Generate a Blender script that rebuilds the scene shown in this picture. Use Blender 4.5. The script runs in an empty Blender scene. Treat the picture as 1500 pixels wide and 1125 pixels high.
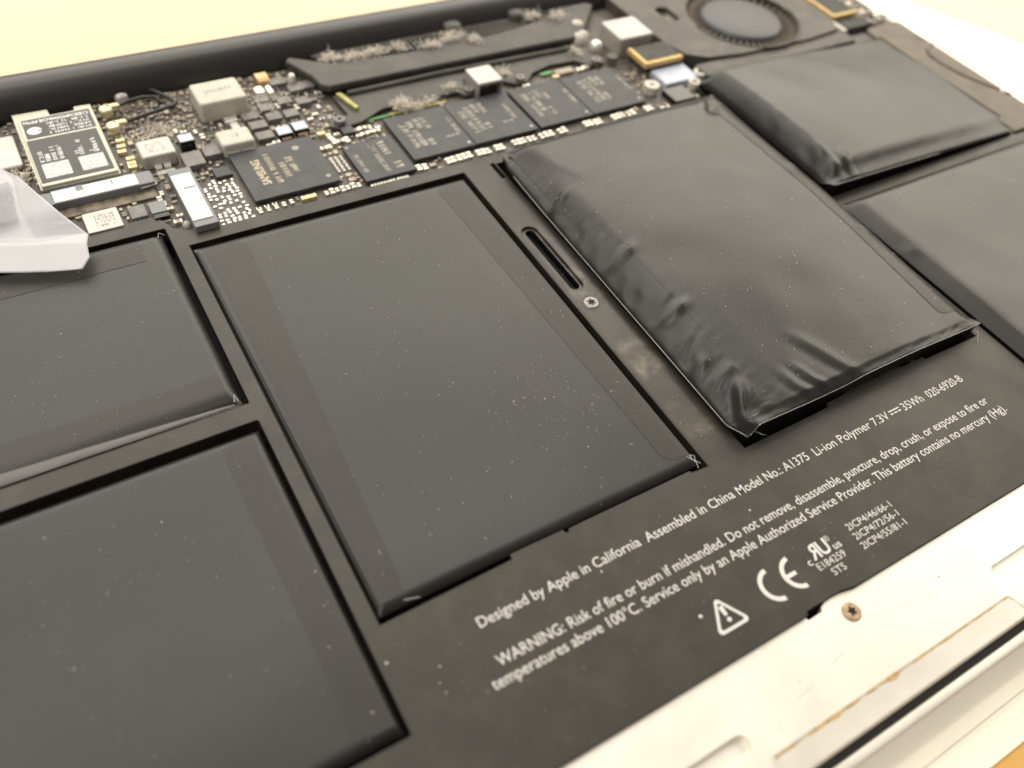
import bpy, bmesh, math, random
from mathutils import Matrix, Vector, noise
random.seed(7)
S = 0.001                                   # everything below is written in millimetres
scene = bpy.context.scene
C = scene.collection
R_ = math.radians

# ------------------------------------------------------------------ camera
cam_d = bpy.data.cameras.new('camera'); cam = bpy.data.objects.new('camera', cam_d); C.objects.link(cam)
EYE = Vector((-18.078, -43.158, 107.293))
AX = ((0.8575161, -0.50372348, 0.1045409), (0.33239055, 0.69757907, 0.63474401), (-0.392661, -0.5095548, 0.76561821))
m4 = Matrix.Identity(4)
for c in range(3):
    for r in range(3): m4[r][c] = AX[c][r]
m4.translation = EYE * S
cam.matrix_world = m4
cam_d.sensor_fit = 'HORIZONTAL'; cam_d.sensor_width = 36; cam_d.lens = 1229.95 / 1500 * 36
cam_d.clip_start = 0.005; cam_d.clip_end = 50
cam_d.dof.use_dof = True; cam_d.dof.focus_distance = 0.146; cam_d.dof.aperture_fstop = 12.5
scene.camera = cam

# ------------------------------------------------------------------ room light
w = bpy.data.worlds.new('World'); scene.world = w; w.use_nodes = True
w.node_tree.nodes['Background'].inputs[0].default_value = (1.0, 0.93, 0.84, 1)
w.node_tree.nodes['Background'].inputs[1].default_value = 0.28
def area(name, loc, target, sx, sy, power, col):
    d = bpy.data.lights.new(name, 'AREA'); d.shape = 'RECTANGLE'; d.size = sx; d.size_y = sy; d.energy = power; d.color = col
    o = bpy.data.objects.new(name, d); C.objects.link(o); o.location = loc
    o.rotation_euler = (Vector(target) - Vector(loc)).to_track_quat('-Z', 'Y').to_euler()
    return o
area('ceiling_bounce', (0.1, 1.5, 1.8), (0.1, 0.6, 0), 2.6, 1.8, 23, (1.0, 0.93, 0.82))
area('overhead_strip_light', (-0.2, 0.85, 1.75), (-0.2, 0.85, 0), 2.4, 0.14, 13, (1.0, 0.945, 0.83))
area('overhead_strip_light', (0.2, 1.6, 1.75), (0.2, 1.6, 0), 2.4, 0.14, 12, (1.0, 0.945, 0.83))
area('window_light', (2.05, 0.95, 1.3), (0.1, 0.05, 0), 2.4, 1.4, 50, (1.0, 0.92, 0.77))
area('rear_area_light', (0.35, 2.6, 1.25), (0.05, 0.1, 0), 2.7, 1.2, 42, (1.0, 0.945, 0.80))  # added area light, no known window; puts pale glare on the far table
area('overhead_strip_light', (-1.15, -0.35, 1.75), (-0.3, 0, 0), 0.16, 2.2, 26, (1.0, 0.95, 0.88))  # added lamp behind the camera, brightens the left and front faces
scene.view_settings.view_transform = 'Standard'; scene.view_settings.look = 'None'
scene.view_settings.exposure = -0.12; scene.view_settings.gamma = 1; scene.view_settings.use_curve_mapping = False
scene.render.engine = 'CYCLES'

# ------------------------------------------------------------------ materials
M = {}
def mat(name, col, rough=0.5, metal=0.0, spec=0.5, bump=0.0, bscale=2000, var=0.0, vscale=150, rvar=0.0, sheen=0.0, coat=0.0, trans=0.0, alpha=1.0, dust=0.0, dustscale=90, dustcol=(0.42, 0.37, 0.29), emit=0):
    m = bpy.data.materials.new(name); m.use_nodes = True; nt = m.node_tree; b = nt.nodes['Principled BSDF']; L = nt.links
    b.inputs['Base Color'].default_value = (*col, 1); b.inputs['Roughness'].default_value = rough
    b.inputs['Metallic'].default_value = metal; b.inputs['Specular IOR Level'].default_value = spec
    b.inputs['Sheen Weight'].default_value = sheen; b.inputs['Sheen Tint'].default_value = (1, 0.9, 0.75, 1)
    b.inputs['Coat Weight'].default_value = coat; b.inputs['Coat Roughness'].default_value = 0.25
    b.inputs['Transmission Weight'].default_value = trans; b.inputs['Alpha'].default_value = alpha
    tc = nt.nodes.new('ShaderNodeTexCoord')
    def nz(scale, detail=4, rough_=0.6):
        n = nt.nodes.new('ShaderNodeTexNoise'); n.inputs['Scale'].default_value = scale; n.inputs['Detail'].default_value = detail
        n.inputs['Roughness'].default_value = rough_; L.new(tc.outputs['Object'], n.inputs['Vector']); return n
    def ramp(src, a, b_, lo, hi):
        r = nt.nodes.new('ShaderNodeMapRange'); r.inputs[1].default_value = a; r.inputs[2].default_value = b_
        r.inputs[3].default_value = lo; r.inputs[4].default_value = hi; L.new(src, r.inputs[0]); return r.outputs[0]
    colout = None
    if var:
        n = nz(vscale); mx = nt.nodes.new('ShaderNodeMix'); mx.data_type = 'RGBA'
        mx.inputs[6].default_value = (*[c * (1 - var) for c in col], 1); mx.inputs[7].default_value = (*[min(1, c * (1 + var)) for c in col], 1)
        L.new(ramp(n.outputs[0], 0.3, 0.7, 0, 1), mx.inputs[0]); colout = mx.outputs[2]
    if dust:
        n = nz(dustscale, 8, 0.7); mx = nt.nodes.new('ShaderNodeMix'); mx.data_type = 'RGBA'
        if colout: L.new(colout, mx.inputs[6])
        else: mx.inputs[6].default_value = (*col, 1)
        mx.inputs[7].default_value = (*dustcol, 1)
        L.new(ramp(n.outputs[0], 0.42, 0.75, 0, dust), mx.inputs[0]); colout = mx.outputs[2]
    if colout: L.new(colout, b.inputs['Base Color'])
    if rvar:
        n = nz(vscale * 0.7, 5); L.new(ramp(n.outputs[0], 0.3, 0.7, max(0.02, rough - rvar), min(1, rough + rvar)), b.inputs['Roughness'])
    if bump:
        n = nz(bscale, 3); bp = nt.nodes.new('ShaderNodeBump'); bp.inputs['Strength'].default_value = bump; bp.inputs['Distance'].default_value = 0.00015
        L.new(n.outputs[0], bp.inputs['Height']); L.new(bp.outputs[0], b.inputs['Normal'])
    M[name] = m; return m
mat('pouch', (0.0120, 0.0120, 0.0112), 0.40, spec=0.38, bump=0.10, bscale=6000, rvar=0.05, vscale=45, coat=0.16, dust=0.05, dustscale=60, dustcol=(0.11, 0.10, 0.085))
mat('tape', (0.0155, 0.0138, 0.0112), 0.43, spec=0.38, bump=0.08, bscale=7000, rvar=0.05, vscale=45, coat=0.06, dust=0.05, dustscale=60, dustcol=(0.11, 0.098, 0.08))
mat('seam', (0.30, 0.29, 0.27), 0.30, metal=0.6)
mat('frame', (0.021, 0.0178, 0.0135), 0.46, spec=0.45, bump=0.12, bscale=5000, rvar=0.08, vscale=70, dust=0.13, dustscale=170, dustcol=(0.17, 0.14, 0.10))
mat('smudge', (0.075, 0.07, 0.06), 0.55)
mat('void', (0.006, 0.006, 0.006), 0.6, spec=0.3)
mat('glossblack', (0.008, 0.008, 0.009), 0.18, spec=0.5)
mat('print', (0.60, 0.59, 0.565), 0.6)
mat('alu', (0.82, 0.785, 0.715), 0.42, metal=0.7, bump=0.12, bscale=9000, rvar=0.06, vscale=100, var=0.04, dust=0.14, dustscale=120, dustcol=(0.52, 0.44, 0.30))
mat('stain', (0.42, 0.28, 0.10), 0.65, var=0.4, vscale=900)
mat('grime', (0.30, 0.22, 0.13), 0.7, var=0.4, vscale=900)
mat('gasket', (0.025, 0.022, 0.022), 0.6)
mat('steel', (0.62, 0.58, 0.52), 0.35, metal=0.9, var=0.25, vscale=900)
mat('rust', (0.42, 0.30, 0.20), 0.5, metal=0.5, var=0.4, vscale=1500)
mat('blackscrew', (0.20, 0.19, 0.175), 0.32, metal=0.7, var=0.3, vscale=1500)
mat('front_highlight', (0.085, 0.08, 0.08), 0.33, metal=0.4, bump=0.1, bscale=900)  # pale metallic colour stands in for the highlight on cell A
mat('hingebar', (0.018, 0.016, 0.016), 0.36, spec=0.5)
mat('pcb', (0.062, 0.054, 0.048), 0.55, var=0.35, vscale=350, dust=0.5, dustscale=260, dustcol=(0.25, 0.21, 0.16), bump=0.2, bscale=2500)
mat('chip', (0.038, 0.040, 0.044), 0.52, spec=0.42, var=0.1, vscale=300, dust=0.10, dustscale=300, dustcol=(0.26, 0.235, 0.205))
mat('chipmark', (0.44, 0.41, 0.35), 0.7)
mat('chipgold', (0.52, 0.45, 0.31), 0.6)
mat('can', (0.48, 0.455, 0.42), 0.4, metal=0.35, var=0.1, vscale=400, dust=0.12, dustscale=400)
mat('cream', (0.54, 0.51, 0.44), 0.5, var=0.08, vscale=400)
mat('canmark', (0.36, 0.34, 0.31), 0.7)
mat('fet', (0.15, 0.142, 0.135), 0.5, var=0.2, vscale=500, dust=0.25, dustscale=500)
mat('ceramic', (0.52, 0.47, 0.33), 0.5, var=0.15, vscale=800)
mat('tan', (0.36, 0.295, 0.215), 0.5, var=0.3, vscale=900)
mat('solder', (0.88, 0.86, 0.78), 0.3, metal=0.6)
mat('gold', (0.70, 0.61, 0.38), 0.4, metal=0.5)
mat('orange', (0.55, 0.34, 0.14), 0.5)
mat('yellowcap', (0.74, 0.58, 0.28), 0.45)
mat('bluegrey', (0.50, 0.54, 0.64), 0.45, var=0.1, vscale=900)
mat('copper', (0.55, 0.40, 0.27), 0.45, metal=0.4)
mat('whiteplastic', (0.74, 0.73, 0.69), 0.4)
mat('greyplastic', (0.20, 0.20, 0.22), 0.5)
mat('bronze', (0.13, 0.105, 0.07), 0.55, var=0.5, vscale=500, dust=0.4, dustscale=500)
mat('pcbgreen', (0.52, 0.51, 0.42), 0.42, metal=0.3, var=0.1, vscale=500)
mat('labelblack', (0.045, 0.043, 0.045), 0.5)
mat('labelwhite', (0.85, 0.85, 0.85), 0.6)
mat('codegrey', (0.58, 0.58, 0.58), 0.6, var=0.35, vscale=1800)
mat('green', (0.10, 0.32, 0.09), 0.5)
mat('ygreen', (0.40, 0.38, 0.10), 0.5, var=0.3, vscale=900)
mat('heatsink', (0.04, 0.037, 0.034), 0.55, var=0.2, vscale=200, dust=0.4, dustscale=160, dustcol=(0.16, 0.135, 0.105))
mat('fanplastic', (0.046, 0.042, 0.036), 0.55, sheen=0.1, var=0.2, vscale=150, dust=0.5, dustscale=180, dustcol=(0.19, 0.16, 0.12))
mat('fanhub', (0.046, 0.048, 0.056), 0.45, dust=0.2, dustscale=250, dustcol=(0.15, 0.14, 0.13))
mat('blade', (0.22, 0.19, 0.15), 0.7, var=0.5, vscale=600)
mat('kapton', (0.66, 0.45, 0.14), 0.4, var=0.15, vscale=500)
mat('foam', (0.075, 0.072, 0.066), 0.8, var=0.2, vscale=700)
mat('dustytan', (0.105, 0.088, 0.064), 0.55, var=0.15, vscale=200, dust=0.5, dustscale=140, dustcol=(0.24, 0.19, 0.13), bump=0.1, bscale=3000)
mat('cable', (0.03, 0.026, 0.024), 0.45)
mat('ringwhite', (0.62, 0.57, 0.50), 0.55)
mat('lint', (0.80, 0.74, 0.65), 0.9)
mat('dust', (0.85, 0.82, 0.76), 0.8)
mat('bluespeck', (0.12, 0.35, 0.6), 0.5)
mat('paper', (0.88, 0.82, 0.70), 0.75, var=0.03, vscale=60, bump=0.1, bscale=1500)
mat('wood', (0.62, 0.355, 0.095), 0.30, coat=1.0, var=0.06, vscale=25)
mat('pcbedge', (0.10, 0.085, 0.07), 0.6)
mat('adhesive', (0.30, 0.30, 0.34), 0.5, var=0.25, vscale=2600, alpha=0.6, bump=0.3, bscale=3000)
# translucent milky film
fm = mat('film', (0.72, 0.72, 0.76), 0.25, spec=0.5, alpha=0.56, bump=0.08, bscale=500)

def add_smears(m):
    nt = m.node_tree; L = nt.links; b = nt.nodes['Principled BSDF']; tc = nt.nodes.new('ShaderNodeTexCoord')
    sep = nt.nodes.new('ShaderNodeSeparateXYZ'); L.new(tc.outputs['Object'], sep.inputs[0])
    def rng(src, a, b_, lo=0.0, hi=1.0):
        r = nt.nodes.new('ShaderNodeMapRange'); r.interpolation_type = 'SMOOTHSTEP'
        for k, v in enumerate((a, b_, lo, hi)): r.inputs[k + 1].default_value = v
        L.new(src, r.inputs[0]); return r.outputs[0]
    def mul(a, b_):
        q = nt.nodes.new('ShaderNodeMath'); q.operation = 'MULTIPLY'; L.new(a, q.inputs[0])
        if isinstance(b_, float): q.inputs[1].default_value = b_
        else: L.new(b_, q.inputs[1])
        return q.outputs[0]
    n = nt.nodes.new('ShaderNodeTexNoise'); n.inputs['Scale'].default_value = 110; n.inputs['Detail'].default_value = 7; n.inputs['Roughness'].default_value = .62; n.inputs['Distortion'].default_value = .3
    L.new(tc.outputs['Object'], n.inputs['Vector'])
    x, y = sep.outputs[0], sep.outputs[1]
    box = mul(mul(rng(x, .0572, .0584), rng(x, .0642, .0624)), mul(rng(y, .000, .010), rng(y, .066, .050)))
    mask = mul(mul(box, rng(n.outputs[0], .50, .74)), 0.5)
    old = b.inputs['Base Color'].links[0].from_socket
    mx = nt.nodes.new('ShaderNodeMix'); mx.data_type = 'RGBA'; mx.inputs[7].default_value = (.34, .29, .21, 1)
    L.new(mask, mx.inputs[0]); L.new(old, mx.inputs[6]); L.new(mx.outputs[2], b.inputs['Base Color'])
    oldr = b.inputs['Roughness'].links[0].from_socket
    sh = nt.nodes.new('ShaderNodeMix'); sh.data_type = 'FLOAT'; sh.inputs[3].default_value = .24
    L.new(mul(box, 0.8), sh.inputs[0]); L.new(oldr, sh.inputs[2]); L.new(sh.outputs[0], b.inputs['Roughness'])
add_smears(M['frame'])

# ------------------------------------------------------------------ mesh helpers
class MB:
    def __init__(s): s.v = []; s.f = []; s.m = []; s.sm = []
    def add(s, vs, fs, m=0, smooth=False):
        o = len(s.v); s.v += [tuple(v) for v in vs]
        for f in fs: s.f.append([o + i for i in f]); s.m.append(m); s.sm.append(smooth)
    def box(s, x0, x1, y0, y1, z0, z1, c=0.0, m=0):
        if c <= 0:
            v = [(x, y, z) for z in (z0, z1) for (x, y) in ((x0, y0), (x1, y0), (x1, y1), (x0, y1))]
            s.add(v, [(3, 2, 1, 0), (4, 5, 6, 7), (0, 1, 5, 4), (1, 2, 6, 5), (2, 3, 7, 6), (3, 0, 4, 7)], m); return s
        k = c
        def ring(i, z, cc):
            a, b, d, e = x0 + i, x1 - i, y0 + i, y1 - i
            return [(a + cc, d, z), (b - cc, d, z), (b, d + cc, z), (b, e - cc, z), (b - cc, e, z), (a + cc, e, z), (a, e - cc, z), (a, d + cc, z)]
        v = ring(0, z0, k) + ring(0, z1 - c, k) + ring(c * .3, z1 - c * .3, k * .95) + ring(c, z1, k * .7)
        f = []
        for q in range(3):
            for i in range(8): j = (i + 1) % 8; f.append((q * 8 + i, q * 8 + j, q * 8 + 8 + j, q * 8 + 8 + i))
        f.append(tuple(range(24, 32))); s.add(v, f, m); return s
    def prism(s, poly, z0, z1, c=0.0, m=0):
        n = len(poly); cx = sum(p[0] for p in poly) / n; cy = sum(p[1] for p in poly) / n
        def inset(d):
            out = []
            for i in range(n):
                a = Vector(poly[i - 1]); b = Vector(poly[i]); e = Vector(poly[(i + 1) % n])
                d1 = (b - a).normalized(); d2 = (e - b).normalized()
                nn = Vector((-d1.y - d2.y, d1.x + d2.x)); l = nn.length
                nn = nn / l if l > 1e-6 else Vector((0, 0)); out.append((b.x + nn.x * d, b.y + nn.y * d))
            return out
        rings = [[(x, y, z0) for x, y in poly]]
        if c > 0: rings += [[(x, y, z1 - c) for x, y in poly], [(x, y, z1 - c * .3) for x, y in inset(c * .3)], [(x, y, z1) for x, y in inset(c)]]
        else: rings += [[(x, y, z1) for x, y in poly]]
        v = sum(rings, []); f = []
        for q in range(len(rings) - 1):
            for i in range(n): j = (i + 1) % n; f.append((q * n + i, q * n + j, q * n + n + j, q * n + n + i))
        f.append(tuple(range((len(rings) - 1) * n, len(rings) * n))); s.add(v, f, m); return s
    def lathe(s, cx, cy, prof, n=24, m=0, smooth=True):
        v = []; f = []
        for r, z in prof:
            for i in range(n): a = 2 * math.pi * i / n; v.append((cx + r * math.cos(a), cy + r * math.sin(a), z))
        for q in range(len(prof) - 1):
            for i in range(n): j = (i + 1) % n; f.append((q * n + i, q * n + j, q * n + n + j, q * n + n + i))
        s.add(v, f, m, smooth)
        if prof[-1][0] > 0: s.add(v[-n:], [tuple(range(n))], m)
        return s
    def tube(s, path, r, n=6, m=0):
        P = [Vector(p) for p in path]; v = []; f = []
        for i, p in enumerate(P):
            t = (P[min(i + 1, len(P) - 1)] - P[max(i - 1, 0)]).normalized()
            u = t.cross(Vector((0, 0, 1))); u = u.normalized() if u.length > 1e-4 else Vector((1, 0, 0)); k = u.cross(t)
            for j in range(n): a = 2 * math.pi * j / n; v.append(p + (u * math.cos(a) + k * math.sin(a)) * (r[i] if isinstance(r, list) else r))
        for i in range(len(P) - 1):
            for j in range(n): q = (j + 1) % n; f.append((i * n + j, i * n + q, i * n + n + q, i * n + n + j))
        f.append(tuple(range(n))); f.append(tuple(range((len(P) - 1) * n, len(P) * n))); s.add(v, f, m, True); return s
    def plate(s, outer, holes, z0, z1, m=0, wm=None, c=0.0):
        bm = bmesh.new(); es = []
        for loop in [outer] + holes:
            vs = [bm.verts.new((x, y, z1)) for x, y in loop]
            for i in range(len(vs)): es.append(bm.edges.new((vs[i], vs[(i + 1) % len(vs)])))
        bmesh.ops.triangle_fill(bm, edges=es, use_beauty=True, use_dissolve=False)
        bm.verts.index_update()
        fs = []
        for f in bm.faces:
            idx = [v.index for v in f.verts]
            if f.normal.z < 0 or (f.calc_area() and (f.verts[1].co - f.verts[0].co).cross(f.verts[2].co - f.verts[0].co).z < 0): idx = idx[::-1]
            fs.append(idx)
        s.add([tuple(v.co) for v in bm.verts], fs, m); bm.free()
        for loop in [outer] + holes:
            n = len(loop); v = [(x, y, z1) for x, y in loop] + [(x, y, z0) for x, y in loop]
            s.add(v, [(i, (i + 1) % n, n + (i + 1) % n, n + i) for i in range(n)], m if wm is None else wm)
        return s
    def mesh(s, name, mats):
        me = bpy.data.meshes.new(name)
        me.from_pydata([(x * S, y * S, z * S) for x, y, z in s.v], [], s.f)
        for m in mats: me.materials.append(M[m])
        me.polygons.foreach_set('material_index', s.m); me.polygons.foreach_set('use_smooth', s.sm)
        me.validate(); me.update(); return me
    def build(s, name, mats, parent=None, loc=None):
        if isinstance(mats, str): mats = [mats]
        return link(name, s.mesh(name, mats), parent, loc)
def link(name, me, parent=None, loc=None, rz=0):
    o = bpy.data.objects.new(name, me); C.objects.link(o)
    if parent: o.parent = parent
    if loc: o.location = Vector(loc) * S
    if rz: o.rotation_euler = (0, 0, rz)
    return o
def tag(o, label=None, cat=None, group=None, kind=None):
    if label: o['label'] = label
    if cat: o['category'] = cat
    if group: o['group'] = group
    if kind: o['kind'] = kind
    return o
def thing(name, label, cat, group=None): 
    o = bpy.data.objects.new(name, None); C.objects.link(o); o.empty_display_size = 0.005
    return tag(o, label, cat, group)
def rrect(x0, x1, y0, y1, r, n=4):
    out = []
    for cx, cy, a0 in ((x1 - r, y0 + r, -90), (x1 - r, y1 - r, 0), (x0 + r, y1 - r, 90), (x0 + r, y0 + r, 180)):
        for i in range(n + 1): a = R_(a0 + 90 * i / n); out.append((cx + r * math.cos(a), cy + r * math.sin(a)))
    return out
def circle(cx, cy, r, n=24): return [(cx + r * math.cos(2 * math.pi * i / n), cy + r * math.sin(2 * math.pi * i / n)) for i in range(n)]
def star(cx, cy, r0, r1, k, n=5):
    out = []
    for i in range(k * n):
        a = 2 * math.pi * i / (k * n); r = (r0 + r1) / 2 + (r1 - r0) / 2 * math.cos(k * a); out.append((cx + r * math.cos(a + .3), cy + r * math.sin(a + .3)))
    return out
def text(body, x, y, width, height=None, z=0.02, rot=0, matn='print', parent=None, name='printed_text', bold=0.0, shear=0):
    cu = bpy.data.curves.new('t', 'FONT'); cu.body = body; cu.size = 1; cu.offset = bold; cu.resolution_u = 3
    o = bpy.data.objects.new('t', cu); C.objects.link(o); bpy.context.view_layer.update()
    dg = bpy.context.evaluated_depsgraph_get(); me = bpy.data.meshes.new_from_object(o.evaluated_get(dg))
    bpy.data.objects.remove(o); bpy.data.curves.remove(cu)
    xs = [v.co.x for v in me.vertices]; x0, x1 = min(xs), max(xs); sx = width / (x1 - x0); sy = height or sx
    c, s_ = math.cos(rot), math.sin(rot)
    for v in me.vertices:
        a, b = (v.co.x - x0) * sx, v.co.y * sy
        v.co = ((x + a * c - b * s_) * S, (y + a * s_ + b * c) * S, z * S)
    me.materials.clear(); me.materials.append(M[matn]); me.name = name
    return link(name, me, parent)
def marks(x, y, length, h, z, rot, matn, parent, name='printed_marking', dens=1.0, bold=False):
    """one line of lettering too small to read: little strokes"""
    mb = MB(); p = 0; c, s_ = math.cos(rot), math.sin(rot); cw = h * .62
    def q(a0, a1, b0, b1):
        mb.add([(x + a * c - b * s_, y + a * s_ + b * c, z) for a, b in ((a0, b0), (a1, b0), (a1, b1), (a0, b1))], [(0, 1, 2, 3)])
    while p < length - cw:
        t = h * (.25 if bold else .17)
        if random.random() < .93:
            if random.random() < .7: q(p, p + t, 0, h)
            if random.random() < .5: q(p + cw * .75 - t, p + cw * .75, 0, h * random.choice((1, .55)))
            for yy in (0, h * .45, h - t):
                if random.random() < .6: q(p + t * .5, p + cw * .75 - t * .5, yy, yy + t)
        p += cw
    return mb.build(name, matn, parent)
def screw(name, cx, cy, r, z, matn, parent, lobes=6, holemat='void'):
    mb = MB(); hole = star(cx, cy, r * .30, r * .56, lobes, 6); n = len(hole)
    rim = [(cx + r * .86 * math.cos(2 * math.pi * i / n + .3), cy + r * .86 * math.sin(2 * math.pi * i / n + .3)) for i in range(n)]
    v = [(x, y, z) for x, y in rim] + [(x, y, z) for x, y in hole] + [(x, y, z - .2) for x, y in hole]
    mb.add(v, [(q * n + i, q * n + (i + 1) % n, q * n + n + (i + 1) % n, q * n + n + i) for q in range(2) for i in range(n)], 0)
    mb.lathe(cx, cy, [(r, z - 1.0), (r, z - .25), (r * .95, z - .08), (r * .86, z)], 36, 0)
    mb.f.pop(); mb.m.pop(); mb.sm.pop()
    mb.prism(circle(cx, cy, r * .7, 16), z - .6, z - .13, 0, 1)
    return mb.build(name, [matn, holemat], parent)

# ------------------------------------------------------------------ table and paper
TZ = -9.5
mb = MB(); mb.add([(-1500, -900, TZ), (2500, -900, TZ), (2500, 2500, TZ), (-1500, 2500, TZ)], [(0, 1, 2, 3)])
tag(mb.build('table_top', 'wood'), 'yellow orange table top under the laptop', None, kind='structure')
def sheet(name, poly, z, label):
    mb = MB(); mb.prism(poly, z - .12, z); o = mb.build(name, 'paper'); return tag(o, label, 'paper', 'paper sheets under the laptop')
sheet('paper_sheet', [(225, 152), (161, 122), (232, -34), (331, -74)], TZ + .3, 'white paper sheet sticking out past the right side of the laptop')
sheet('paper_sheet', [(-40, -54.2), (160, -54.6), (160, 10), (-40, 10)], TZ + .35, 'lower of two paper sheets below the front edge, reaching nearest the orange table')
sheet('paper_sheet', [(-40, -50.4), (150, -48.9), (150, 10), (-40, 10)], TZ + .75, 'upper of two paper sheets peeking out below the laptop front edge')

# ------------------------------------------------------------------ display lid (closed, underneath) with hinge bar
lid = thing('display_lid', 'closed silver display lid beneath the laptop base with black hinge bar', 'laptop lid')
mb = MB()
prof = [(-40, -4.6), (-43.40, -4.5), (-43.42, -3.12), (-43.5, -3.08), (-44.55, -3.10), (-44.7, -3.13), (-44.85, -3.25), (-44.93, -3.45), (-44.95, -3.8), (-44.95, -6.2), (-44.3, -7.6), (-42.6, -8.6), (-38, -8.7)]
v = []; 
for x in (-90, 211):
    v += [(x, y, z) for y, z in prof]
n = len(prof); mb.add(v, [(i, i + 1, n + i + 1, n + i) for i in range(n - 1)], 0, True)
mb.box(-90, 211, -39.9, 140, -8.6, -6.5)
mb.build('lid_shell', 'alu', lid)
MB().box(-88, 209, -43.38, -40, -4.4, -4.0).build('gasket', 'gasket', lid)
mb = MB(); pr = []
for i in range(25): a = 2 * math.pi * i / 24; pr.append((139.6 + 6.3 * math.cos(a), -1.6 + 6.3 * math.sin(a)))
v = []
for x in (-88, 208): v += [(x, y, z) for y, z in pr[:-1]]
mb.add(v, [(i, (i + 1) % 24, 24 + (i + 1) % 24, 24 + i) for i in range(24)], 0, True)
mb.build('hinge_bar', 'hingebar', lid)

# ------------------------------------------------------------------ laptop case
case = thing('laptop_case', 'open silver aluminium laptop base seen from its underside with cover removed', 'laptop')
MB().box(-89, 210, -38, 133, -6.4, -5.2).build('case_floor', 'void', case)
mb = MB()
ZC = -0.7
def arc(cx, cy, r, a0, a1, n=6): return [(cx + r * math.cos(R_(a0 + (a1 - a0) * i / n)), cy + r * math.sin(R_(a0 + (a1 - a0) * i / n))) for i in range(n + 1)]
outer = [(-90, -42.2)] + [(33, -42.2)] + arc(33, -39.6, 2.6, -90, 0, 5)[1:] + [(36.2, -38.5), (83.8, -38.5)] + arc(87, -39.6, 2.6, 180, 270, 5)[:-1] + [(87, -42.2), (211, -42.2), (211, 131), (206.5, 131), (206.5, -26.6), (63.2, -26.6), (62.0, -26.35), (60.6, -26.1), (59.0, -26.0), (57.6, -26.1), (56.6, -26.5), (56.3, -27.0), (53.6, -27.1), (53.4, -26.6), (-90, -26.6)]
slots = [rrect(-30, 35.0, -37.0, -34.2, 1.38, 5), rrect(84.6, 150, -36.9, -34.1, 1.38, 5)]
mb.plate(outer, slots, ZC - 1.4, ZC)
mb.build('case_rim', 'alu', case)
mb = MB(); mb.box(208.8, 211, -42.2, 131, -6, ZC - .4); mb.box(-90, 36, -42.2, -38.55, -2.8, ZC - 1.45); mb.box(84, 211, -42.2, -38.55, -2.8, ZC - 1.45); mb.build('case_side', 'alu', case)
# thumb scoop: shallow slope in the front edge
mb = MB(); nx = 30; rows = [(-38.4, ZC - .10), (-38.6, ZC - .13), (-41.9, ZC - .17), (-42.05, ZC - .18), (-42.2, ZC - .28), (-42.28, ZC - .45), (-42.3, ZC - 2.2)]
v = []; f = []
for y, z in rows:
    for i in range(nx + 1): v.append((33.2 + 53.6 * i / nx, y, z))
for r in range(len(rows) - 1):
    for i in range(nx): a = r * (nx + 1) + i; f.append((a, a + nx + 1, a + nx + 2, a + 1))
mb.add(v, f, 0, True); mb.build('thumb_scoop', 'alu', case)
mb = MB()
pts = [(36.6 + 47 * i / 60, -38.72 + random.uniform(-.03, .03), ZC - .118) for i in range(61)]
v = []; f = []
for i, (x, y, z) in enumerate(pts):
    ww = .07 + .40 * max(0, noise.noise(Vector((x * .35, 1, 2))) + .35) * (1.2 if x < 60 else .6)
    v += [(x, y + ww * .4, z + .006 + ww * .02), (x, y - ww, z + .002)]
for i in range(60): f.append((2 * i, 2 * i + 1, 2 * i + 3, 2 * i + 2))
mb.add(v, f); mb.build('stain', 'stain', case)
for x0, x1, y0, y1 in ((-30, 35, -37.0, -34.2), (84.6, 150, -36.9, -34.1)):
    MB().prism(rrect(x0 - .2, x1 + .2, y0 - .2, y1 + .2, 1.4, 5), ZC - 2.0, ZC - 1.1).build('slot_floor', 'alu', case)
screw('screw', 60.2, -29.1, 1.45, ZC + .3, 'rust', case, 5)
for x, y, r in ((76.6, -31.4, .22), (69.0, -32.0, .13), (84.0, -31.0, .12), (46.2, -33.0, .12), (90.5, -29.4, .14), (41.0, -31.0, .1), (66.5, -36.6, .1)):
    MB().prism([(x + r * random.uniform(.6, 1.2) * math.cos(a), y + r * random.uniform(.5, 1) * math.sin(a)) for a in (0, .9, 1.8, 2.7, 3.6, 4.5, 5.4)], ZC, ZC + .02).build('grime_spot', 'grime', case)
for x0, y0, x1, y1 in ((39.6, -37.2, 40.0, -35.6), (52, -33.4, 55, -33.0), (70, -29.8, 71.4, -29.2), (44.5, -34.6, 47.6, -34.3)):
    MB().tube([(x0, y0, ZC), ((x0 + x1) / 2, (y0 + y1) / 2 + .05, ZC + .005), (x1, y1, ZC)], .035, 4).build('scratch', 'canmark', case)

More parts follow.
